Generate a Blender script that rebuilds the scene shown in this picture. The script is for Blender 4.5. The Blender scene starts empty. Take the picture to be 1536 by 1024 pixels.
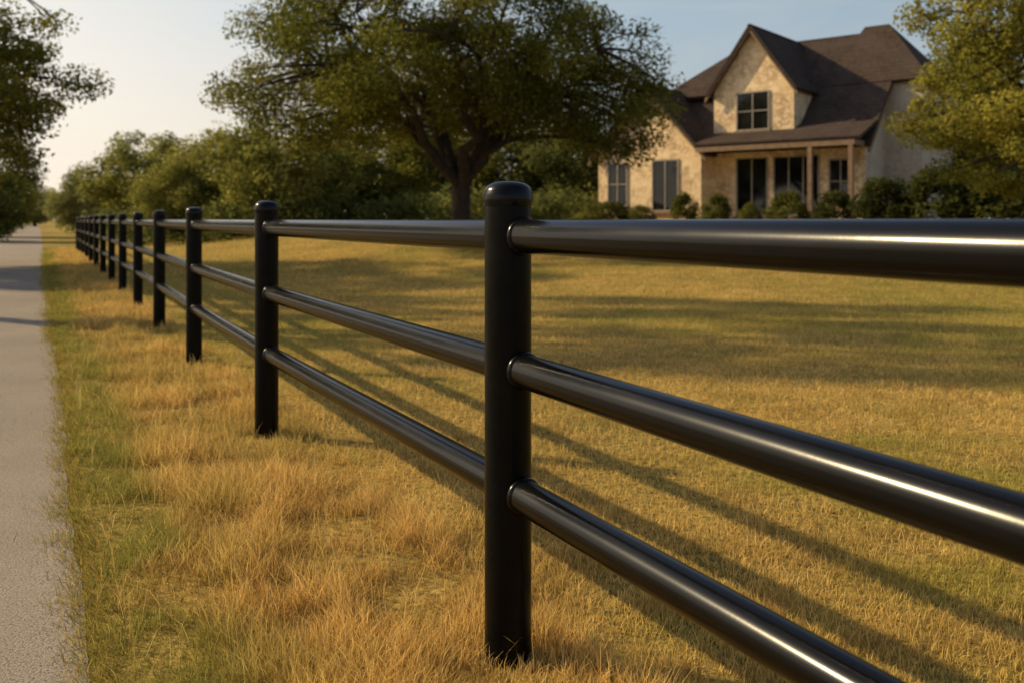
import bpy, math, random
import numpy as np
R=math.radians
scene=bpy.context.scene
col=scene.collection
scene.view_settings.view_transform='Standard'; scene.view_settings.look='None'; scene.view_settings.exposure=0; scene.view_settings.gamma=1
F=1400.0; CH=1.24; HY=330.0          # focal length in photo pixels, camera height, horizon row
VX=-0.506                            # fence direction: x per metre of depth
AZ=71; EL=30                         # sun: degrees left of forward, elevation

# ------------------------------------------------------------------ helpers
def ss(a,b,v):
    t=np.clip((np.asarray(v,float)-a)/(b-a),0,1); return t*t*(3-2*t)
def hsh(i,j,s): 
    v=np.sin(i*127.1+j*311.7+s*74.7)*43758.5453; return v-np.floor(v)
def vn(x,y,sc=1.0,s=0):
    x=np.asarray(x,float)*sc; y=np.asarray(y,float)*sc
    i=np.floor(x); j=np.floor(y); u=x-i; v=y-j
    u=u*u*(3-2*u); v=v*v*(3-2*v)
    a=hsh(i,j,s); b=hsh(i+1,j,s); c=hsh(i,j+1,s); d=hsh(i+1,j+1,s)
    return (a*(1-u)+b*u)*(1-v)+(c*(1-u)+d*u)*v
def perp(x,y): return (np.asarray(x)-1.33-VX*np.asarray(y))*0.892
def g(x,y):
    q=perp(x,y)
    return 1.1*ss(1.5,16,q)*ss(9,38,y)+0.05*ss(.6,2.5,q)*(vn(x,y,.35,3)-.5)
def gf(x,y): return float(g(x,y))
def tag(o,label=None,cat=None,group=None,kind=None):
    if label: o['label']=label
    if cat: o['category']=cat
    if group: o['group']=group
    if kind: o['kind']=kind
    return o
def empty(name,loc,rz=0):
    o=bpy.data.objects.new(name,None); col.objects.link(o); o.location=loc; o.rotation_euler=(0,0,rz)
    o.empty_display_size=.2
    return o
def npmesh(name,V,faces,mat,colors=None,smooth=False):
    """faces: list of (n,k) int arrays"""
    me=bpy.data.meshes.new(name)
    V=np.ascontiguousarray(V,dtype=np.float32)
    me.vertices.add(len(V)); me.vertices.foreach_set('co',V.ravel())
    loops=np.concatenate([f.ravel() for f in faces]).astype(np.int32)
    counts=np.concatenate([np.full(len(f),f.shape[1]) for f in faces])
    starts=np.concatenate([[0],np.cumsum(counts)[:-1]]).astype(np.int32)
    me.loops.add(len(loops)); me.loops.foreach_set('vertex_index',loops)
    me.polygons.add(len(starts)); me.polygons.foreach_set('loop_start',starts)
    if smooth: me.polygons.foreach_set('use_smooth',np.ones(len(starts),dtype=bool))
    if colors is not None:
        a=me.attributes.new('tint','FLOAT_COLOR','POINT')
        c=np.ones((len(V),4),np.float32); c[:,:3]=colors
        a.data.foreach_set('color',c.ravel())
    me.update(calc_edges=True); me.validate()
    me.materials.append(mat)
    return me
def link(name,me,parent=None):
    o=bpy.data.objects.new(name,me); col.objects.link(o)
    if parent: o.parent=parent
    return o
class MB:
    def __init__(s): s.V=[]; s.F=[]
    def add(s,V,Fs):
        k=len(s.V); s.V+= [tuple(v) for v in V]; s.F+=[tuple(i+k for i in f) for f in Fs]
    def box(s,x0,x1,y0,y1,z0,z1):
        s.add([(x0,y0,z0),(x1,y0,z0),(x1,y1,z0),(x0,y1,z0),(x0,y0,z1),(x1,y0,z1),(x1,y1,z1),(x0,y1,z1)],
              [(0,3,2,1),(4,5,6,7),(0,1,5,4),(1,2,6,5),(2,3,7,6),(3,0,4,7)])
    def prism(s,poly,y0,y1):
        n=len(poly)
        V=[(x,y0,z) for x,z in poly]+[(x,y1,z) for x,z in poly]
        Fs=[tuple(range(n)),tuple(range(2*n-1,n-1,-1))]+[((i+1)%n,i,i+n,(i+1)%n+n) for i in range(n)]
        s.add(V,Fs)
    def prismx(s,poly,x0,x1):
        n=len(poly)
        V=[(x1,y,z) for y,z in poly]+[(x0,y,z) for y,z in poly]
        Fs=[tuple(range(n)),tuple(range(2*n-1,n-1,-1))]+[((i+1)%n,i,i+n,(i+1)%n+n) for i in range(n)]
        s.add(V,Fs)
    def slab(s,P,th):
        P=[np.array(p,float) for p in P]
        n=np.cross(P[1]-P[0],P[2]-P[0]); n/=np.linalg.norm(n)
        if n[2]<0: n=-n; P=P[::-1]
        m=len(P); V=P+[p-n*th for p in P]
        s.add(V,[tuple(range(m)),tuple(range(2*m-1,m-1,-1))]+[((i+1)%m,i,i+m,(i+1)%m+m) for i in range(m)])
    def lathe(s,prof,seg=40,cx=0,cy=0):
        k=len(s.V); n=len(prof)
        V=[(cx+r*math.cos(2*math.pi*a/seg),cy+r*math.sin(2*math.pi*a/seg),z) for r,z in prof for a in range(seg)]
        Fs=[(i*seg+a,i*seg+(a+1)%seg,(i+1)*seg+(a+1)%seg,(i+1)*seg+a) for i in range(n-1) for a in range(seg)]
        Fs+=[tuple(range(seg-1,-1,-1)),tuple((n-1)*seg+a for a in range(seg))]
        s.add(V,Fs)
    def build(s,name,mat,parent=None,smooth=None):
        me=bpy.data.meshes.new(name); me.from_pydata(s.V,[],s.F); me.validate(); me.update()
        me.materials.append(mat)
        if smooth:
            for p in me.polygons: p.use_smooth=True
            try: me.set_sharp_from_angle(angle=R(smooth))
            except Exception: pass
        return link(name,me,parent)

# ------------------------------------------------------------------ materials
def newmat(name):
    m=bpy.data.materials.new(name); m.use_nodes=True
    nt=m.node_tree; b=nt.nodes['Principled BSDF']; return m,nt,b
def N(nt,t,**kw):
    n=nt.nodes.new(t)
    for k,v in kw.items(): setattr(n,k,v)
    return n
def ramp(nt,stops,fac):
    r=N(nt,'ShaderNodeValToRGB'); e=r.color_ramp.elements
    while len(e)<len(stops): e.new(.5)
    for i,(p,c) in enumerate(stops): e[i].position=p; e[i].color=(*c,1)
    nt.links.new(fac,r.inputs[0]); return r.outputs[0]
def noise(nt,scale,detail=4,rough=.55,coord=None,dist=0):
    n=N(nt,'ShaderNodeTexNoise'); n.inputs['Scale'].default_value=scale; n.inputs['Detail'].default_value=detail
    n.inputs['Roughness'].default_value=rough; n.inputs['Distortion'].default_value=dist
    if coord is not None: nt.links.new(coord,n.inputs['Vector'])
    return n.outputs['Fac']
def mix(nt,a,b,fac,mode='MIX'):
    m=N(nt,'ShaderNodeMix',data_type='RGBA',blend_type=mode)
    for sock,v in ((m.inputs[6],a),(m.inputs[7],b),(m.inputs[0],fac)):
        if isinstance(v,(int,float)): sock.default_value=v
        elif isinstance(v,tuple): sock.default_value=(*v,1)
        else: nt.links.new(v,sock)
    return m.outputs[2]
def bump(nt,b,h,strength,dist):
    n=N(nt,'ShaderNodeBump'); n.inputs['Strength'].default_value=strength; n.inputs['Distance'].default_value=dist
    nt.links.new(h,n.inputs['Height']); nt.links.new(n.outputs[0],b.inputs['Normal'])
def objc(nt): return N(nt,'ShaderNodeTexCoord').outputs['Object']

def leaf_mat(name,trans,gain=(1,1,1)):
    m=bpy.data.materials.new(name); m.use_nodes=True; nt=m.node_tree; nt.nodes.clear()
    a=N(nt,'ShaderNodeAttribute',attribute_name='tint')
    c=mix(nt,a.outputs['Color'],gain,1.0,'MULTIPLY')
    d=N(nt,'ShaderNodeBsdfDiffuse'); t=N(nt,'ShaderNodeBsdfTranslucent')
    nt.links.new(c,d.inputs[0]); nt.links.new(c,t.inputs[0])
    mx=N(nt,'ShaderNodeMixShader'); mx.inputs[0].default_value=trans
    nt.links.new(d.outputs[0],mx.inputs[1]); nt.links.new(t.outputs[0],mx.inputs[2])
    o=N(nt,'ShaderNodeOutputMaterial'); nt.links.new(mx.outputs[0],o.inputs[0]); return m
M={}
M['leaf']=leaf_mat('leaf',.48); M['blade']=leaf_mat('grass_blade',.42)

m,nt,b=newmat('black_pipe_paint'); oc=objc(nt)
n1=noise(nt,3,4,.5,oc,.2); n2=noise(nt,150,3,.6,oc)
nt.links.new(ramp(nt,[(.3,(.0022,.0021,.0020)),(.7,(.004,.0037,.0035))],n1),b.inputs['Base Color'])
r=N(nt,'ShaderNodeMapRange'); r.inputs[1].default_value=.3; r.inputs[2].default_value=.7; r.inputs[3].default_value=.18; r.inputs[4].default_value=.25; nt.links.new(n1,r.inputs[0])
nt.links.new(r.outputs[0],b.inputs['Roughness']); b.inputs['Specular IOR Level'].default_value=.22
bump(nt,b,n2,.05,.0015); M['paint']=m
m,nt,b=newmat('black_post_paint'); oc=objc(nt)
n1=noise(nt,14,5,.6,oc); n2=noise(nt,200,3,.6,oc)
nt.links.new(ramp(nt,[(.3,(.003,.003,.003)),(.7,(.006,.006,.005))],n1),b.inputs['Base Color'])
r=N(nt,'ShaderNodeMapRange'); r.inputs[3].default_value=.20; r.inputs[4].default_value=.30; nt.links.new(n1,r.inputs[0])
nt.links.new(r.outputs[0],b.inputs['Roughness']); b.inputs['Specular IOR Level'].default_value=.10
bump(nt,b,n2,.06,.002); M['postpaint']=m

m,nt,b=newmat('bark'); oc=objc(nt)
n1=noise(nt,5,6,.65,oc,.4)
nt.links.new(ramp(nt,[(.3,(.018,.012,.008)),(.7,(.055,.039,.026))],n1),b.inputs['Base Color']); b.inputs['Roughness'].default_value=.95
bump(nt,b,n1,.8,.05); M['bark']=m

m,nt,b=newmat('grass_ground'); oc=objc(nt)
big=noise(nt,.25,4,.6,oc); mid=noise(nt,2.2,5,.65,oc); fine=noise(nt,26,6,.7,oc)
c1=ramp(nt,[(.3,(.28,.205,.047)),(.5,(.50,.33,.085)),(.75,(.64,.43,.12))],mid)
c2=mix(nt,c1,(.18,.185,.042),ramp(nt,[(.42,(0,0,0)),(.66,(.75,.75,.75))],big))
c3=mix(nt,c2,(.08,.052,.02),ramp(nt,[(.36,(.85,.85,.85)),(.55,(0,0,0))],fine))
nt.links.new(c3,b.inputs['Base Color']); b.inputs['Roughness'].default_value=1; b.inputs['Specular IOR Level'].default_value=.05
bump(nt,b,fine,.7,.04); M['ground']=m

m,nt,b=newmat('asphalt'); oc=objc(nt)
big=noise(nt,.8,4,.6,oc); sp=noise(nt,120,3,.7,oc); sp2=noise(nt,260,2,.5,oc)
c=ramp(nt,[(.3,(.30,.245,.19)),(.7,(.40,.33,.26))],big)
c=mix(nt,c,(.10,.08,.062),ramp(nt,[(.36,(.8,.8,.8)),(.52,(0,0,0))],sp))
c=mix(nt,c,(.58,.49,.40),ramp(nt,[(.56,(0,0,0)),(.7,(.7,.7,.7))],sp2))
nt.links.new(c,b.inputs['Base Color']); b.inputs['Roughness'].default_value=.95; b.inputs['Specular IOR Level'].default_value=.1
bump(nt,b,sp,.8,.008); M['asphalt']=m

def stone(name,cols,sc=1.0):
    m,nt,b=newmat(name); oc=objc(nt)
    mp=N(nt,'ShaderNodeMapping'); mp.inputs['Rotation'].default_value=(R(90),0,0); nt.links.new(oc,mp.inputs['Vector'])
    dn=N(nt,'ShaderNodeTexNoise'); dn.inputs['Scale'].default_value=2.5; nt.links.new(mp.outputs[0],dn.inputs['Vector'])
    wp=mix(nt,mp.outputs[0],dn.outputs['Color'],.12,'ADD')
    br=N(nt,'ShaderNodeTexBrick'); br.inputs['Scale'].default_value=1.0*sc; br.inputs['Mortar Size'].default_value=.018
    br.inputs['Brick Width'].default_value=.55; br.inputs['Row Height'].default_value=.24; br.inputs['Bias'].default_value=-.1
    br.inputs['Color1'].default_value=(*cols[0],1); br.inputs['Color2'].default_value=(*cols[1],1); br.inputs['Mortar'].default_value=(*cols[2],1)
    nt.links.new(wp,br.inputs['Vector'])
    p=noise(nt,1.1,6,.7,oc,.4); q=noise(nt,7,5,.65,oc)
    c=mix(nt,br.outputs['Color'],cols[3],ramp(nt,[(.48,(0,0,0)),(.62,(.75,.75,.75))],p))
    c=mix(nt,c,cols[4],ramp(nt,[(.48,(0,0,0)),(.64,(.8,.8,.8))],q))
    nt.links.new(c,b.inputs['Base Color']); b.inputs['Roughness'].default_value=.92
    h=mix(nt,br.outputs['Fac'],q,.6)
    bump(nt,b,h,-.6,.035); return m
M['stone']=stone('limestone',((.90,.67,.38),(.70,.47,.25),(.76,.57,.34),(.38,.21,.10),(.94,.78,.53)))
M['stucco']=stone('pale_stone',((.50,.43,.33),(.44,.37,.28),(.48,.42,.33),(.34,.27,.20),(.54,.48,.39)))
m,nt,b=newmat('shingle'); oc=objc(nt)
n0=noise(nt,5,5,.7,oc); n1=noise(nt,.9,4,.6,oc)
wv=N(nt,'ShaderNodeTexWave',wave_type='BANDS',bands_direction='Z',wave_profile='SAW'); wv.inputs['Scale'].default_value=1.9; wv.inputs['Distortion'].default_value=.6; wv.inputs['Detail'].default_value=3; nt.links.new(oc,wv.inputs['Vector'])
c=ramp(nt,[(.3,(.034,.024,.019)),(.7,(.088,.062,.049))],n0)
c=mix(nt,c,(.095,.071,.057),ramp(nt,[(.4,(0,0,0)),(.7,(.5,.5,.5))],n1))
c=mix(nt,c,(.02,.014,.011),ramp(nt,[(.0,(.6,.6,.6)),(.25,(0,0,0))],wv.outputs['Fac']))
nt.links.new(c,b.inputs['Base Color']); b.inputs['Roughness'].default_value=.95; b.inputs['Specular IOR Level'].default_value=.1; bump(nt,b,n0,.6,.03); M['roof']=m
m,nt,b=newmat('timber_trim'); oc=objc(nt)
nt.links.new(ramp(nt,[(.3,(.15,.088,.048)),(.7,(.27,.17,.095))],noise(nt,6,4,.6,oc)),b.inputs['Base Color']); b.inputs['Roughness'].default_value=.7; M['trim']=m
m,nt,b=newmat('window_frame_paint'); oc=objc(nt)
nt.links.new(ramp(nt,[(.3,(.24,.205,.16)),(.7,(.36,.31,.24))],noise(nt,6,3,.5,oc)),b.inputs['Base Color']); b.inputs['Roughness'].default_value=.5; M['frame']=m
m,nt,b=newmat('dark_glass'); oc=objc(nt)
nt.links.new(ramp(nt,[(.35,(.004,.005,.006)),(.7,(.02,.02,.018))],noise(nt,1.3,3,.5,oc)),b.inputs['Base Color']); b.inputs['Roughness'].default_value=.04; b.inputs['Specular IOR Level'].default_value=.45; M['glass']=m

# ------------------------------------------------------------------ world, sun, camera
w=bpy.data.worlds.new('World'); scene.world=w; w.use_nodes=True; nt=w.node_tree
sky=N(nt,'ShaderNodeTexSky',sky_type='NISHITA'); sky.sun_disc=False
sky.sun_elevation=R(EL); sky.sun_rotation=R(-AZ); sky.air_density=1.0; sky.dust_density=2.0; sky.ozone_density=1.0
bg=nt.nodes['Background']; bg.inputs[1].default_value=.125
tc=N(nt,'ShaderNodeTexCoord').outputs['Generated']
sx=N(nt,'ShaderNodeSeparateXYZ'); nt.links.new(tc,sx.inputs[0])
dt=N(nt,'ShaderNodeVectorMath',operation='DOT_PRODUCT'); nt.links.new(tc,dt.inputs[0]); dt.inputs[1].default_value=(-.98,.2,0)
hz=ramp(nt,[(.0,(.97,)*3),(.08,(.95,)*3),(.16,(.90,)*3),(.25,(.76,)*3),(.40,(0,)*3)],sx.outputs['Z'])
mr=N(nt,'ShaderNodeMapRange'); mr.inputs[1].default_value=-.3; mr.inputs[2].default_value=.66; nt.links.new(dt.outputs['Value'],mr.inputs[0])
hlow=ramp(nt,[(0,(.36,.41,.44)),(.45,(.58,.57,.52)),(.8,(.92,.81,.66)),(1,(1.0,.88,.72))],mr.outputs[0])
htop=ramp(nt,[(0,(.32,.42,.50)),(.45,(.42,.51,.57)),(.8,(.74,.75,.73)),(1,(.95,.90,.81))],mr.outputs[0])
hc=mix(nt,hlow,htop,ramp(nt,[(.02,(0,0,0)),(.2,(1,1,1))],sx.outputs['Z']))
hc=mix(nt,hc,(8.5,8.5,8.5),1.0,'MULTIPLY')
base=mix(nt,sky.outputs[0],hc,hz)
mp=N(nt,'ShaderNodeMapping'); mp.inputs['Scale'].default_value=(1,1,6); nt.links.new(tc,mp.inputs['Vector'])
cl=noise(nt,2.2,6,.6,mp.outputs[0],.5)
cf=ramp(nt,[(.48,(0,0,0)),(.78,(.3,.3,.3))],cl)
nt.links.new(mix(nt,base,(6.8,6.1,5.3),cf),bg.inputs[0])
sl=bpy.data.lights.new('sun','SUN'); sl.energy=5.0; sl.angle=R(.8); sl.color=(1,.80,.47)
so=bpy.data.objects.new('sun',sl); col.objects.link(so)
from mathutils import Vector
sd=Vector((-math.sin(R(AZ))*math.cos(R(EL)),math.cos(R(AZ))*math.cos(R(EL)),math.sin(R(EL))))
so.rotation_euler=sd.to_track_quat('Z','Y').to_euler(); so.location=sd*60
cam=bpy.data.cameras.new('camera'); co=bpy.data.objects.new('camera',cam); col.objects.link(co); scene.camera=co
co.location=(0,0,CH); co.rotation_euler=(R(90),0,0)
cam.lens=36*F/1536; cam.sensor_width=36; cam.shift_y=-(512-HY)/1536; cam.clip_end=6000; cam.clip_start=.05
cam.dof.use_dof=True; cam.dof.focus_distance=2.8; cam.dof.aperture_fstop=3.4

# ------------------------------------------------------------------ ground and road
def sinhsp(lo,hi,n,a):
    t=np.linspace(math.asinh(lo/a),math.asinh(hi/a),n); return a*np.sinh(t)
xs=sinhsp(-1800,1800,200,6); ys=sinhsp(-40,2600,200,8)
X,Y=np.meshgrid(xs,ys); Zg=g(X,Y)
V=np.stack([X,Y,Zg],-1).reshape(-1,3); nx=len(xs); ny=len(ys)
i=np.arange(nx-1)[None,:]+np.arange(ny-1)[:,None]*nx; i=i.ravel()
o=link('ground',npmesh('ground',V,[np.stack([i,i+1,i+nx+1,i+nx],1)],M['ground'],smooth=True)); o['kind']='structure'
o['label']='golden dry grassland rising gently to the house'; 
def redge(y): return .11+.10*np.exp(-np.maximum(y,0)/4)+.07*(vn(y,0,.9,11)-.5)+.03*(vn(y,0,4,12)-.5)
rs=np.concatenate([np.arange(-8,30,.05),np.geomspace(30,420,120)])
cs=np.linspace(0,1,9); V=[]
for y in rs:
    a=float(redge(y)); c=-4.6+.2*(float(vn(y,0,1.1,14))-.5)
    for t in cs: V.append((a+(c-a)*t+VX*y,y,.004+.03*math.sin(math.pi*t)))
n=len(cs); i=(np.arange(n-1)[None,:]+np.arange(len(rs)-1)[:,None]*n).ravel()
o=link('road',npmesh('road',np.array(V),[np.stack([i,i+n,i+n+1,i+1],1)],M['asphalt'],smooth=True)); o['kind']='structure'
o['label']='narrow grey asphalt lane running beside the fence'

# ------------------------------------------------------------------ grass
rng=np.random.default_rng(5)
GOLD=np.array((.88,.56,.15)); STRAW=np.array((.94,.71,.30)); GREEN=np.array((.24,.28,.052)); BROWN=np.array((.34,.19,.06)); LGREEN=np.array((.46,.41,.078))
postY=[2.65+2.71*k for k in range(14)]
PPX=[762,400,291,239,207,184,167.5,154.5,144.5,136.5,130,124.5,120,116]
pts=[((px-768)/F*py,py) for px,py in zip(PPX,postY)]
def nearpost(x,y):
    """1 away from the posts, lower just in front of them"""
    k=np.ones_like(x)
    for px,py in pts[:8]: k=np.minimum(k,.42+.58*ss(.06,.38,np.hypot(x-px,(y-py+.16)*.8)))
    return k
def blades(x,y,h,wd,lean,ang,c,lo=.65):
    n=len(x); z=g(x,y)-.01
    dx=np.cos(ang)*lean*h; dy=np.sin(ang)*lean*h
    fa=rng.uniform(0,2*np.pi,n); wx=np.cos(fa)*wd/2; wy=np.sin(fa)*wd/2
    up=h*np.sqrt(np.clip(1-np.minimum(lean,.97)**2,.03,1))
    V=np.empty((n,5,3))
    V[:,0]=np.stack([x-wx,y-wy,z],1); V[:,1]=np.stack([x+wx,y+wy,z],1)
    mx=x+dx*.38; my=y+dy*.38; mz=z+up*.62
    V[:,2]=np.stack([mx+wx*.75,my+wy*.75,mz],1); V[:,3]=np.stack([mx-wx*.75,my-wy*.75,mz],1)
    V[:,4]=np.stack([x+dx,y+dy,z+up],1)
    C=np.clip(np.repeat(c[:,None,:],5,1)*np.array([lo,lo,.95,.95,1.05])[None,:,None],0,.96)  # shading put into the blade colour: darker roots, lighter tips
    return V.reshape(-1,3),C.reshape(-1,3)
def grass_obj(name,parts):
    V=np.concatenate([p[0] for p in parts]); C=np.concatenate([p[1] for p in parts]); n=len(V)//5
    k=np.arange(n)[:,None]*5
    return link(name,npmesh(name,V,[k+np.array([[0,1,2,3]]),k+np.array([[3,2,4]])],M['blade'],C))
def lerp(a,b,t): return a*(1-t[:,None])+b*t[:,None]
# verge: long dry grass
n=240000
y=np.exp(rng.uniform(math.log(1.5),math.log(40),n)); q=rng.uniform(-1.32,.22,n)
x=1.33+VX*y+q/.892
er=(redge(y)-1.33)*.892        # road edge as a distance from the fence
ed=q-er
edge=ss(.0,.5,ed)              # 0 at the road, 1 near the fence
cl=ss(.28,.72,vn(x,y,3.0,21)*.5+vn(x,y,8,22)*.5)
keep=rng.random(n)<(.012+.988*ss(-.09,.13,ed+.16*(vn(x,y,4,25)-.5)+.14*(vn(x,y,14,26)-.5)))*(.65+.35*cl)
h=(.022+.055*rng.random(n)*(.4+.8*cl))*(1-edge)+edge*(.024+.135*cl*rng.uniform(.3,1.25,n))
h*=nearpost(x,y)
wd=(.0012+.0010*rng.random(n))*(1+y*.2)
grn=np.clip(ss(.36,.58,vn(x,y,1.1,23)*.6+vn(x,y,4,27)*.4)*(1.25-edge*.85)+.65*(1-ss(.05,.45,ed)),0,1)*rng.uniform(.55,1,n)
base=lerp(np.tile(GOLD,(n,1)),np.tile(STRAW,(n,1)),rng.random(n)*.75*(.4+.6*cl)); base=lerp(base,np.tile(BROWN,(n,1)),np.clip((rng.random(n)<.2)*.7+.6*(1-cl),0,1))
c=lerp(base,np.tile(GREEN,(n,1)),grn)*rng.uniform(.72,1.15,(n,1))
lean=np.clip(rng.normal(.62,.27,n),.05,.96); ang=rng.uniform(0,2*np.pi,n)*.85+2*np.pi*vn(x,y,1.5,24)
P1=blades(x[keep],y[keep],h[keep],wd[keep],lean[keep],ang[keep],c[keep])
# tall wisps, a few round the posts
n=6500; y=np.exp(rng.uniform(math.log(1.6),math.log(20),n)); q=np.clip(rng.normal(-.25,.33,n),-.95,.4); x=1.33+VX*y+q/.892
k2=[rng.normal(0,.08,(45,2))+np.array(p) for p in pts[:7]]; k2=np.concatenate(k2)
hw=np.concatenate([rng.uniform(.06,.2,n)*nearpost(x,y),rng.uniform(.05,.15,len(k2))])
x=np.concatenate([x,k2[:,0]]); y=np.concatenate([y,k2[:,1]]); n=len(x)
c=lerp(np.tile(STRAW,(n,1)),np.tile(GOLD,(n,1)),rng.random(n))*rng.uniform(.8,1.1,(n,1))
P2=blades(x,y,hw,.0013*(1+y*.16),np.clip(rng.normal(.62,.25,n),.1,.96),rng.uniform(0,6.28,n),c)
# blades spilling over the road edge
n=18000; y=np.exp(rng.uniform(math.log(1.6),math.log(30),n)); x=redge(y)+VX*y+rng.normal(.03,.05,n)-.09*ss(.5,.85,vn(y,0,3,41))*rng.random(n)
c=lerp(lerp(np.tile(GREEN,(n,1)),np.tile(GOLD,(n,1)),rng.random(n)*.8),np.tile(BROWN,(n,1)),(rng.random(n)<.25)*.6)*rng.uniform(.7,1.1,(n,1))
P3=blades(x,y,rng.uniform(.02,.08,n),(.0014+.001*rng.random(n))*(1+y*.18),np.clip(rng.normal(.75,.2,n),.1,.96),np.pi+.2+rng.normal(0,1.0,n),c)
o=grass_obj('verge_grass',[P1,P2,P3]); tag(o,'long dry golden grass on the verge between lane and fence','grass',kind='stuff')
# lawn
n=340000
y=np.exp(rng.uniform(math.log(1.5),math.log(46),n)); xl=1.33+VX*y+.15; xr=.60*y+1.2
x=xl+(xr-xl)*rng.random(n)
p1=vn(x,y,.45,31); p2=vn(x,y,2.5,32); p3=vn(x,y,7,33)
h=(.018+.04*rng.random(n)*(.3+1.4*p3))*(1+.03*y)
wd=(.0016+.0013*rng.random(n))*(1+y*.2)
grn=np.clip(ss(.33,.74,p1*.55+p2*.45)*.78+.10*rng.random(n),0,1)
base=lerp(np.tile(GOLD*.98,(n,1)),np.tile(STRAW*.98,(n,1)),rng.random(n)*.7); base=lerp(base,np.tile(BROWN,(n,1)),np.clip((rng.random(n)<.18)*.6+.3*ss(.5,.8,p3),0,1))
c=lerp(base,np.tile(LGREEN,(n,1)),grn)*rng.uniform(.74,1.14,(n,1))
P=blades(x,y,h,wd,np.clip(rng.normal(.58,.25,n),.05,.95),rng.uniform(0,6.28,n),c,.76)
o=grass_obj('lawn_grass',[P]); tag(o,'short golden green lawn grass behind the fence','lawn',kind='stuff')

# ------------------------------------------------------------------ fence
fence=empty('pipe_fence',(0,0,0)); tag(fence,'black three-rail steel pipe fence with dome-capped posts beside the lane','fence')
pts=[(pts[0][0]-VX*2.66-.02,pts[0][1]-2.66)]+pts
PR=.0665; TOP=1.35; RR=.047
post=MB(); post.lathe([(PR,-.35),(PR,TOP-.055)],48); 
post_me=post.build('post',M['postpaint'],fence,smooth=40)
cap=MB()
cr=PR+.0045; prof=[(PR-.01,TOP-.07),(cr-.0015,TOP-.07),(cr,TOP-.067),(cr+.0005,TOP-.042),(cr-.0015,TOP-.035)]
for k in range(1,10):
    a=k/10*math.pi/2; prof.append(((cr-.0025)*math.cos(a)**.7,TOP-.034+.034*math.sin(a)))
prof.append((.003,TOP)); cap.lathe(prof,48)
cap_o=cap.build('post_cap',M['paint'],post_me,smooth=45)
post_me.location=(*pts[0],0)
for (px,py) in pts[1:]:
    p=post_me.copy(); col.objects.link(p); p.parent=fence; p.location=(px,py,0)
    c=cap_o.copy(); col.objects.link(c); c.parent=p
off=.012
for a in range(len(pts)-1):
    A=Vector((pts[a][0]+off*.892,pts[a][1]+off*.45,0)); B=Vector((pts[a+1][0]+off*.892,pts[a+1][1]+off*.45,0)); d=(B-A); L=d.length
    for hz_ in (CH*(1-.037),CH*(1-.337),CH*(1-.617)):
        mb=MB(); mb.lathe([(RR,0),(RR,L)],40)
        o=mb.build('rail',M['paint'],fence,smooth=40)
        o.location=(A.x,A.y,hz_); o.rotation_euler=d.to_track_quat('Z','Y').to_euler()
        if a<6:
            for zc in (PR-.006,L-PR-.024):
                mc=MB(); mc.lathe([(RR-.004,zc),(RR+.003,zc+.003),(RR+.0065,zc+.012),(RR+.004,zc+.021),(RR-.004,zc+.028)],40)
                c=mc.build('weld_collar',M['paint'],o,smooth=60)

# ------------------------------------------------------------------ trees
def tube(P,Rd,seg=7):
    P=np.array(P,float); n=len(P); V=[]; 
    T=np.gradient(P,axis=0); T/=np.linalg.norm(T,axis=1)[:,None]+1e-9
    for i in range(n):
        t=T[i]; a=np.cross(t,(0,1,.13) if abs(t[1])<.9 else (1,0,0)); a/=np.linalg.norm(a); b=np.cross(t,a)
        for k in range(seg):
            th=2*math.pi*k/seg; V.append(P[i]+Rd[i]*(a*math.cos(th)+b*math.sin(th)))
    Fq=np.array([(i*seg+k,i*seg+(k+1)%seg,(i+1)*seg+(k+1)%seg,(i+1)*seg+k) for i in range(n-1) for k in range(seg)])
    return np.array(V),Fq
def bez(a,b,c,n):
    t=np.linspace(0,1,n)[:,None]; return a*(1-t)**2+2*b*t*(1-t)+c*t*t
def merge(L):
    V=[];Fs=[];k=0
    for v,f in L: V.append(v); Fs.append(f+k); k+=len(v)
    return np.concatenate(V),[np.concatenate(Fs)]
def leaves(rg,cen,rad,npc,size,pal):
    """leaf rhombs gathered in clumps"""
    Vs=[];Cs=[]; mr=np.mean([q[0] for q in rad])
    for c,r in zip(cen,rad):
        n=max(8,int(npc*rg.uniform(.6,1.35)*(r[0]/mr)**2))
        d=rg.normal(size=(n,3)); d/=np.linalg.norm(d,axis=1)[:,None]
        rr=rg.random(n)**.45*(1+.14*rg.normal(size=n)*(rg.random(n)<.4))
        p=c+d*rr[:,None]*r
        nrm=d*.5+rg.normal(size=(n,3))*.7+np.array((0,0,.5)); nrm/=np.linalg.norm(nrm,axis=1)[:,None]
        a=np.cross(nrm,rg.normal(size=(n,3))); a/=np.linalg.norm(a,axis=1)[:,None]; b=np.cross(nrm,a)
        s=(size*rg.uniform(.6,1.4,n))[:,None]
        V=np.stack([p-a*s,p+b*s*.5+nrm*s*.18,p+a*s,p-b*s*.5+nrm*s*.18],1)
        t=np.clip(rg.random(n)*.6+rg.random()*.5,0,1)[:,None]
        col_=np.array(pal[0])*(1-t)+np.array(pal[1])*t
        col_*=rg.uniform(.7,1.22)*rg.uniform(.85,1.15,(n,1))
        Vs.append(V.reshape(-1,3)); Cs.append(np.repeat(col_,4,0))
    V=np.concatenate(Vs); n=len(V)//4
    return V,[np.arange(n*4).reshape(n,4)],np.concatenate(Cs)
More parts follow.
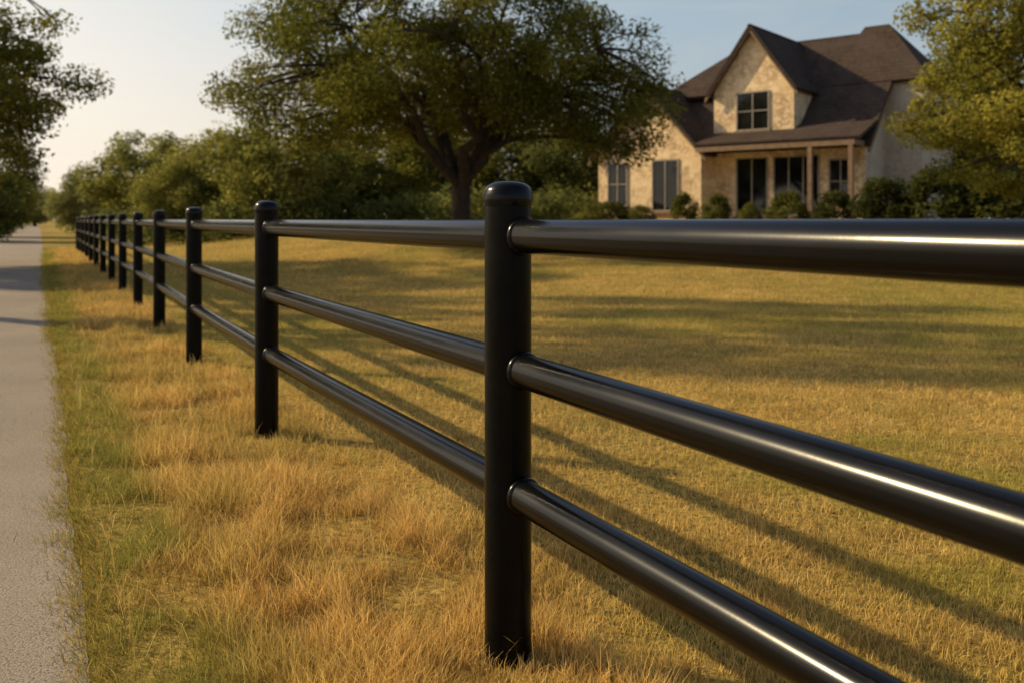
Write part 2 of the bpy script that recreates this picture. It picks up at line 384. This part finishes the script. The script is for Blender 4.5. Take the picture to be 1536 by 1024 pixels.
def make_tree(seed,fork,tr,cc,ru,rd,nlimb,ncl,clr,npc,size,pal,lean=(0,0),inner=.4,minsp=.8,outline=None,extra=(),flat=.62):
    """trunk with limbs and a crown of leaf clumps. cc: crown centre; ru=(rx,ry,up) rd=down radius"""
    rg=np.random.default_rng(seed); cc=np.array(cc,float)
    fk=np.array((lean[0]*.5,lean[1]*.5,fork))
    tubes=[]
    tp=bez(np.array((0,0,-.3)),np.array((lean[0]*.05,0,fork*.5)),fk,7)
    rad=tr*np.array([1.75,1.3,1.08,1.0,.97,.98,1.0]); tubes.append(tube(tp,rad,12))
    limbs=[]
    for k in range(nlimb):
        an=2*math.pi*(k+rg.uniform(-.3,.3))/nlimb; el=rg.uniform(.12,.95)
        e=cc+np.array((math.cos(an)*ru[0]*math.cos(el)*.78,math.sin(an)*ru[1]*math.cos(el)*.78,ru[2]*math.sin(el)*.72+ru[2]*.02))
        m=fk+(e-fk)*.42+np.array((0,0,rg.uniform(.05,.28)*ru[2]))+rg.normal(size=3)*.12*ru[0]*np.array((1,1,.3))
        L=bez(fk-np.array((0,0,.25*tr)),m,e,12); L[2:]+=rg.normal(size=(10,3))*.018*ru[0]
        r0=tr*rg.uniform(.4,.66); limbs.append((L,r0)); tubes.append(tube(L,np.linspace(r0,.045*tr+.012,12)**1.0,8))
    cen=[];rad=[];tries=0
    for e in extra:
        cen.append(np.array(e,float)); cr=clr*rg.uniform(.8,1.1); rad.append(np.array((cr,cr,cr*flat)))
    while len(cen)<ncl and tries<6000:
        tries+=1
        d=rg.normal(size=3); d/=np.linalg.norm(d); r=rg.uniform(inner,1)**.6
        s=np.array((ru[0],ru[1],ru[2] if d[2]>0 else rd)); p=cc+d*r*s
        if outline and not outline(p): continue
        if any(np.linalg.norm((p-q)/np.array((1,1,.7)))<clr*minsp for q in cen): continue
        cen.append(p); cr=clr*rg.uniform(.6,1.25); rad.append(np.array((cr,cr,cr*flat)))
    pool=np.concatenate([L[3:] for L,_ in limbs]); 
    for c in cen:
        dd=np.linalg.norm(pool-c,axis=1)+.6*np.maximum(pool[:,2]-c[2],0); s=pool[np.argmin(dd)]
        m=(s+c)/2+np.array((0,0,.10*np.linalg.norm(c-s)))+rg.normal(size=3)*.1
        ln=np.linalg.norm(c-s); tubes.append(tube(bez(s,m,c,6),np.linspace(.028*tr/.4+.018*ln,.008,6),5))
        for _ in range(2):
            e=c+rg.normal(size=3)*np.array((.38,.38,.2))*clr; tubes.append(tube(bez(m,(m+c)/2,e,4),np.linspace(.02,.005,4),4))
    V,Fs=merge(tubes)
    tm=npmesh('trunk',V,Fs,M['bark'],smooth=True)
    V,Fs,C=leaves(rg,cen,rad,npc,size,pal); cm=npmesh('crown',V,Fs,M['leaf'],C)
    return tm,cm
def put_tree(name,meshes,loc,rz,sc,label,group=None,cat='tree'):
    t=empty(name,loc,rz); t.scale=sc if isinstance(sc,tuple) else (sc,)*3
    link('trunk',meshes[0],t); link('crown',meshes[1],t)
    return tag(t,label,cat,group)
OAK=((.06,.08,.018),(.26,.24,.043)); LIT=((.13,.15,.03),(.42,.36,.065)); DRK=((.07,.09,.028),(.20,.20,.054)); MID=((.13,.155,.04),(.39,.35,.078)); HAZE=((.17,.19,.07),(.40,.37,.12))  # final palette is paled to paint distance haze into the leaves
# big oak on the lawn
ox,oy=(690-768)/F*28,28.0
def oak_out(p): 
    return p[2]>3.5 or (abs(p[0]+.3)>2.8 and p[2]>2.7)
ex=[(3.6,-.5,3.3),(4.4,.6,3.0),(5.1,-.3,2.7),(5.6,.8,3.3),(6.0,-.4,3.9),(5.0,-1,3.9),(6.1,.3,4.8),(4.2,.2,4.1),(5.3,-.2,4.7),(5.6,.3,5.6),(4.6,-.6,5.0),
    (-4.2,0,3.2),(-5.2,-.5,3.5),(-6.2,.5,4.0),(-6.8,0,4.7),(-5.6,-.8,4.4),(-4.6,.6,4.2),(-3.4,-.6,3.7),(-5.9,.2,5.3),(-5.2,-.4,6.0),(-4.4,-1,5.4),(-3.2,-1.2,4.6),(2.8,-1.2,4.4),(3.6,-1.2,5.2)]
oak=make_tree(41,1.7,.29,(-.55,0,4.8),(6.6,5.2,4.6),2.2,12,215,.96,600,.06,OAK,lean=(.1,0),inner=.15,minsp=.64,outline=oak_out,extra=ex)
put_tree('oak_tree',oak,(ox,oy,gf(ox,oy)),0,1.0,'large spreading oak with dark trunk and wide crown on the lawn')
# left roadside oak, crown hanging over the lane
ex=[(5.2,.6,3.0),(4.6,-.5,2.5),(5.6,-.4,3.7),(4.0,.5,3.2),(4.4,0,4.2),(5.2,-.3,4.6)]
lt=make_tree(7,2.6,.4,(1.6,0,6.0),(5.6,5.2,3.9),3.4,7,170,.9,440,.068,OAK,inner=.2,minsp=.66,extra=ex)
put_tree('oak_tree',lt,(-18.4,24,0),.2,1.0,'dark oak whose crown hangs over the lane at the top left corner')
sp=make_tree(23,3.2,.3,(.6,0,7.4),(3.4,2.6,2.2),2.0,7,36,.72,240,.08,OAK,inner=.2,minsp=.95)  # unseen sparse oak, shaped for dappled shadow bands on the lawn
put_tree('oak_tree',sp,(-12.6,13.6,0),.4,(1.0,.6,1.2),'unseen roadside oak left of the lane, placed to shadow the lawn')
put_tree('oak_tree',sp,(-16.2,19.2,0),3.4,(1.1,.5,1.4),'unseen tall thin roadside oak, added for another shadow band on the lawn')
# right tree in front of the house
rt=make_tree(19,1.6,.26,(-1.0,0,3.9),(3.4,3.0,3.2),2.8,7,165,.62,330,.06,LIT,inner=.25,minsp=.66)
rx,ry=13.75,22.5
put_tree('oak_tree',rt,(rx,ry,gf(rx,ry)),.15,1.0,'yellow green oak at the right edge in front of the house')
# bushy background trees (unit height about 6 m)
protos=[make_tree(60+k,.8,.2,(0,0,2.9),(2.9,2.7,3.1),2.7,6,95,.8,240,.092,pal,inner=.35,minsp=.64,flat=.85) for k,pal in enumerate((MID,DRK,OAK,HAZE))]
def bt(px,ytop,z,wpx,proto,rz,label,group=None):
    x=(px-768)/F*z; b=gf(x,z); H=(HY-ytop)*z/F+CH-b; sx=wpx*z/F/6.2; sz=H/6.3
    put_tree('broadleaf_tree',protos[proto],(x,z,b),rz,(sx,sx,sz),label,group)
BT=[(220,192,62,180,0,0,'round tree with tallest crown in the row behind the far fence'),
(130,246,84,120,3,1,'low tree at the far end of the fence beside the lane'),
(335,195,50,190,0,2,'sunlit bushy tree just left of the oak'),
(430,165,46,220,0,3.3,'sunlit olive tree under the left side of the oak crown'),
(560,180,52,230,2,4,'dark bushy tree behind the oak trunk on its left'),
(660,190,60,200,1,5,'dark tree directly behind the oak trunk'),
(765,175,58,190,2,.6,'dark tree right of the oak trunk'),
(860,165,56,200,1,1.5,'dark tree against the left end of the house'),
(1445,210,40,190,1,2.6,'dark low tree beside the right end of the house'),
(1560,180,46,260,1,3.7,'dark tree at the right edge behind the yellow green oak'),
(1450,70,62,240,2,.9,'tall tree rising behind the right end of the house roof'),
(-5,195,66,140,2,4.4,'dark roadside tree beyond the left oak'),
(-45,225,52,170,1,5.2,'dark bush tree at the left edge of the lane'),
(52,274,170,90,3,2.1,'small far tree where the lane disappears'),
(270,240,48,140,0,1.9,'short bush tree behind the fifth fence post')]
for a in BT: bt(*a)
# far woods
rg=np.random.default_rng(77); cen=[];rad=[]
for k in range(520):
    z=rg.uniform(78,150); px=rg.uniform(90,1750) if k<450 else rg.uniform(-500,15); x=(px-768)/F*z
    hh=rg.uniform(.6,8.5) if px>250 else rg.uniform(.6,5); cen.append(np.array((x,z,hh+gf(x,z)))); rad.append(np.array((2.5,2.5,1.9))*rg.uniform(.7,1.2))
V,Fs,C=leaves(rg,cen,rad,120,.27,HAZE); o=link('far_woods',npmesh('far_woods',V,Fs,M['leaf'],C))
tag(o,'far olive woods with haze-paled leaves behind the lawn trees','woods',kind='stuff')
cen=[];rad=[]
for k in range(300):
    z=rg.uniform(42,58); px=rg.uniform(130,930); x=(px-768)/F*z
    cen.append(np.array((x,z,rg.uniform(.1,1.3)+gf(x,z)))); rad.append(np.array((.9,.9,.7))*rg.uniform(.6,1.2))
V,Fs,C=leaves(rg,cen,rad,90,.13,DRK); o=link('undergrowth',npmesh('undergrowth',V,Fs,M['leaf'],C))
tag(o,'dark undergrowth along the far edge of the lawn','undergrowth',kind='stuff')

# ------------------------------------------------------------------ house
HR=R(39); HO=(7.7,38.0); HB=1.15
house=empty('stone_house',(HO[0],HO[1],HB),-HR)
tag(house,'two storey stone house with steep brown roofs and front gable behind the lawn','house')
def part(name,mb,mat,parent=house): return mb.build(name,M[mat],parent)
mb=MB(); mb.box(-4.95,3.0,1.0,10,-.4,2.82); part('wall',mb,'stone')
mb=MB(); mb.prismx([(1.001,-.4),(10,-.4),(10,3.2),(6.9,6.3),(4.1,6.3),(1.001,3.2)],3.0,6.25); part('side_wall',mb,'stucco')
mb=MB(); mb.box(3.0,6.26,.97,1.0,-.4,2.9); part('porch_wall',mb,'stone')
mb=MB(); mb.prism([(-5,-.4),(0,-.4),(0,3.0),(-2.5,5.72),(-5,3.0)],0,3.2); part('wing_wall',mb,'stone')
mb=MB(); mb.prism([(.2,2.6),(3.6,2.6),(3.6,5.43),(1.9,7.65),(.2,5.43)],.75,5.0); part('gable_wall',mb,'stone')
# main roof: hip on the left, clipped gable on the right
y0,y1,ze,zr=.45,10.55,2.9,7.95; zj=6.6; f=(zj-ze)/(zr-ze); yf=y0+(5.5-y0)*f; yb=y1-(y1-5.5)*f
mb=MB()
mb.slab([(-5.7,y0,ze),(6.6,y0,ze),(6.6,yf,zj),(5.4,5.5,zr),(-.5,5.5,zr)],.16)
mb.slab([(-5.7,y1,ze),(6.6,y1,ze),(6.6,yb,zj),(5.4,5.5,zr),(-.5,5.5,zr)],.16)
mb.slab([(6.6,yf,zj),(6.6,yb,zj),(5.4,5.5,zr)],.16)
mb.slab([(-5.7,y0,ze),(-5.7,y1,ze),(-.5,5.5,zr)],.16)
roof=part('roof',mb,'roof')
mb=MB(); mb.slab([(6.58,y0,ze-.19),(6.58,yf,zj-.19),(6.5,yf,zj-.19),(6.5,y0,ze-.19)],.2); mb.build('bargeboard',M['trim'],roof)
mb=MB(); mb.box(-.6,-.15,5.3,5.8,7.0,8.3); mb.box(-.66,-.09,5.24,5.86,8.3,8.38); part('chimney',mb,'trim',roof)
# second hipped roof mass stepping out at the right, sloping down behind the right tree
hx0,hx1,hy0,hy1,hz0,hz1=3.75,8.0,3.0,8.0,5.5,8.2
mb=MB(); A_=(hx0,hy0,hz0);B_=(hx1,hy0,hz0);C_=(hx1,hy1,hz0);D_=(hx0,hy1,hz0);E_=(4.75,5.5,hz1);G_=(5.75,5.5,hz1)
mb.slab([A_,B_,G_,E_],.14); mb.slab([D_,C_,G_,E_],.14); mb.slab([B_,C_,G_],.14); mb.slab([A_,D_,E_],.14); part('upper_roof',mb,'roof')
mb=MB(); mb.box(6.1,7.65,3.3,7.7,-.4,5.45); part('upper_side_wall',mb,'stucco')
def gable(xl,xc,xr,ze,zp,y0,y1,ov,name):
    sl=(zp-ze)/(xc-xl); sr=(zp-ze)/(xr-xc)
    mb=MB()
    mb.slab([(xc,y0,zp+.12),(xc,y1,zp+.12),(xl-ov,y1,ze-ov*sl+.12),(xl-ov,y0,ze-ov*sl+.12)],.13)
    mb.slab([(xc+.001,y0,zp+.121),(xc+.001,y1,zp+.121),(xr+ov,y1,ze-ov*sr+.12),(xr+ov,y0,ze-ov*sr+.12)],.13)
    r=part(name,mb,'roof')
    mb=MB(); t=.16
    mb.prism([(xl-ov,ze-ov*sl-.02),(xl-ov,ze-ov*sl-.02-t),(xc,zp-.06-t),(xr+ov,ze-ov*sr-.02-t),(xr+ov,ze-ov*sr-.02),(xc,zp-.04)],y0+.03,y0+.1)
    mb.build('bargeboard',M['trim'],r)
gable(-5,-2.5,0,3.0,5.72,-.35,3.6,.35,'wing_roof')
gable(.2,1.9,3.6,5.43,7.78,.4,5.6,.26,'gable_roof')
# upper left roof step beside the gable
mb=MB(); mb.slab([(-3.6,2.5,5.5),(.3,2.5,5.5),(.3,4.9,7.6),(-1.1,4.9,7.6)],.16); part('upper_left_roof',mb,'roof')
mb=MB(); mb.slab([(.02,-.65,3.1),(6.6,-.65,3.1),(6.6,1.3,3.85),(.02,1.3,3.85)],.12); pr=part('porch_roof',mb,'roof')
mb=MB(); mb.box(.05,6.4,-.6,-.48,2.80,2.99); mb.box(6.28,6.4,-.48,1.0,2.80,2.99); part('porch_beam',mb,'trim',pr)
for X in (4.75,6.25):
    mb=MB(); mb.box(X-.08,X+.08,-.62,-.46,0,2.795); mb.box(X-.12,X+.12,-.66,-.42,-.35,.25); part('porch_post',mb,'trim')
mb=MB(); mb.box(.02,6.5,-.8,.96,-.4,.08); part('porch_floor',mb,'stucco')
def window(cx,z0,w,h,y,cols,rows):
    f=MB(); t=.06; x0=cx-w/2; x1=cx+w/2; z1=z0+h; a,b_=y-.05,y+.02
    f.box(x0-t,x0,a,b_,z0-t,z1+t); f.box(x1,x1+t,a,b_,z0-t,z1+t); f.box(x0,x1,a,b_,z1,z1+t); f.box(x0,x1,a,b_,z0-t,z0)
    for k in range(1,cols): X=x0+w*k/cols; f.box(X-.025,X+.025,y-.04,y-.012,z0,z1)
    for k in range(1,rows):
        Z=z0+h*k/rows
        for q in range(cols): f.box(x0+w*q/cols+.026*(q>0),x0+w*(q+1)/cols-.026*(q<cols-1),y-.035,y-.012,Z-.02,Z+.02)
    o=part('window',f,'frame')
    p=MB(); p.box(x0,x1,y-.01,y+.01,z0,z1); p.build('pane',M['glass'],o)
    s=MB(); s.box(x0-.12,x1+.12,y-.13,y+.01,z0-t-.1,z0-t-.002); s.build('sill',M['trim'],o)
window(-4.0,.75,.9,1.75,0,2,2)
window(-1.65,.5,1.15,2.05,0,2,1)
window(1.75,.3,1.25,2.25,1.0,2,1)
window(3.6,.3,1.75,2.25,.97,3,1)
window(5.35,.75,.8,1.6,.97,2,2)
window(1.9,3.72,1.3,1.45,.75,2,2)
# shrubs before the house
def shrub_mesh(seed,pal):
    rg=np.random.default_rng(seed); cen=[];rad=[]
    for k in range(26):
        d=rg.normal(size=3); d/=np.linalg.norm(d); d[2]=abs(d[2])
        cen.append(d*np.array((.36,.36,.62))+np.array((0,0,.2))); rad.append(np.array((.2,.2,.19))*rg.uniform(.7,1.2))
    V,Fs,C=leaves(rg,cen,rad,150,.036,pal); return npmesh('shrub',V,Fs,M['leaf'],C)
SHR=((.06,.075,.022),(.19,.185,.042)); SDK=((.035,.045,.015),(.10,.105,.03))  # darker second palette puts the right end's deep shade into the leaves
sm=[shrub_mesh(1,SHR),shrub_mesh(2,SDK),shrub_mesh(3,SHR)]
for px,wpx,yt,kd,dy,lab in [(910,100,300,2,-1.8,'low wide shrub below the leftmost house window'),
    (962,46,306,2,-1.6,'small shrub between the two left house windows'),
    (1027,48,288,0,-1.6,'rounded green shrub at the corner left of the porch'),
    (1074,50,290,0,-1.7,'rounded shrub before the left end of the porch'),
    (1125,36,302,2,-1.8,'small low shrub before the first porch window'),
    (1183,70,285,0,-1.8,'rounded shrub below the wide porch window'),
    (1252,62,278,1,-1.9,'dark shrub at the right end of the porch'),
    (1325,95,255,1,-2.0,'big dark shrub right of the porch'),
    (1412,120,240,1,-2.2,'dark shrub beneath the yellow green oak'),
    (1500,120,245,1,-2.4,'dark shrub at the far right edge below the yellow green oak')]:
    k=(px-768)/F; a=(HO[0]+dy*math.sin(HR)); d=(HO[1]+dy*math.cos(HR))
    Xl=(k*d-a)/(math.cos(HR)+math.sin(HR)*k); x=a+math.cos(HR)*Xl; y=d-math.sin(HR)*Xl; b=gf(x,y)
    o=link('shrub',sm[kd]); o.location=(x,y,b-.05); s=wpx*y/F/1.0; H=(HY-yt)*y/F+CH-b
    o.scale=(s,s,H/.98); o.rotation_euler=(0,0,px); tag(o,lab,'shrub')
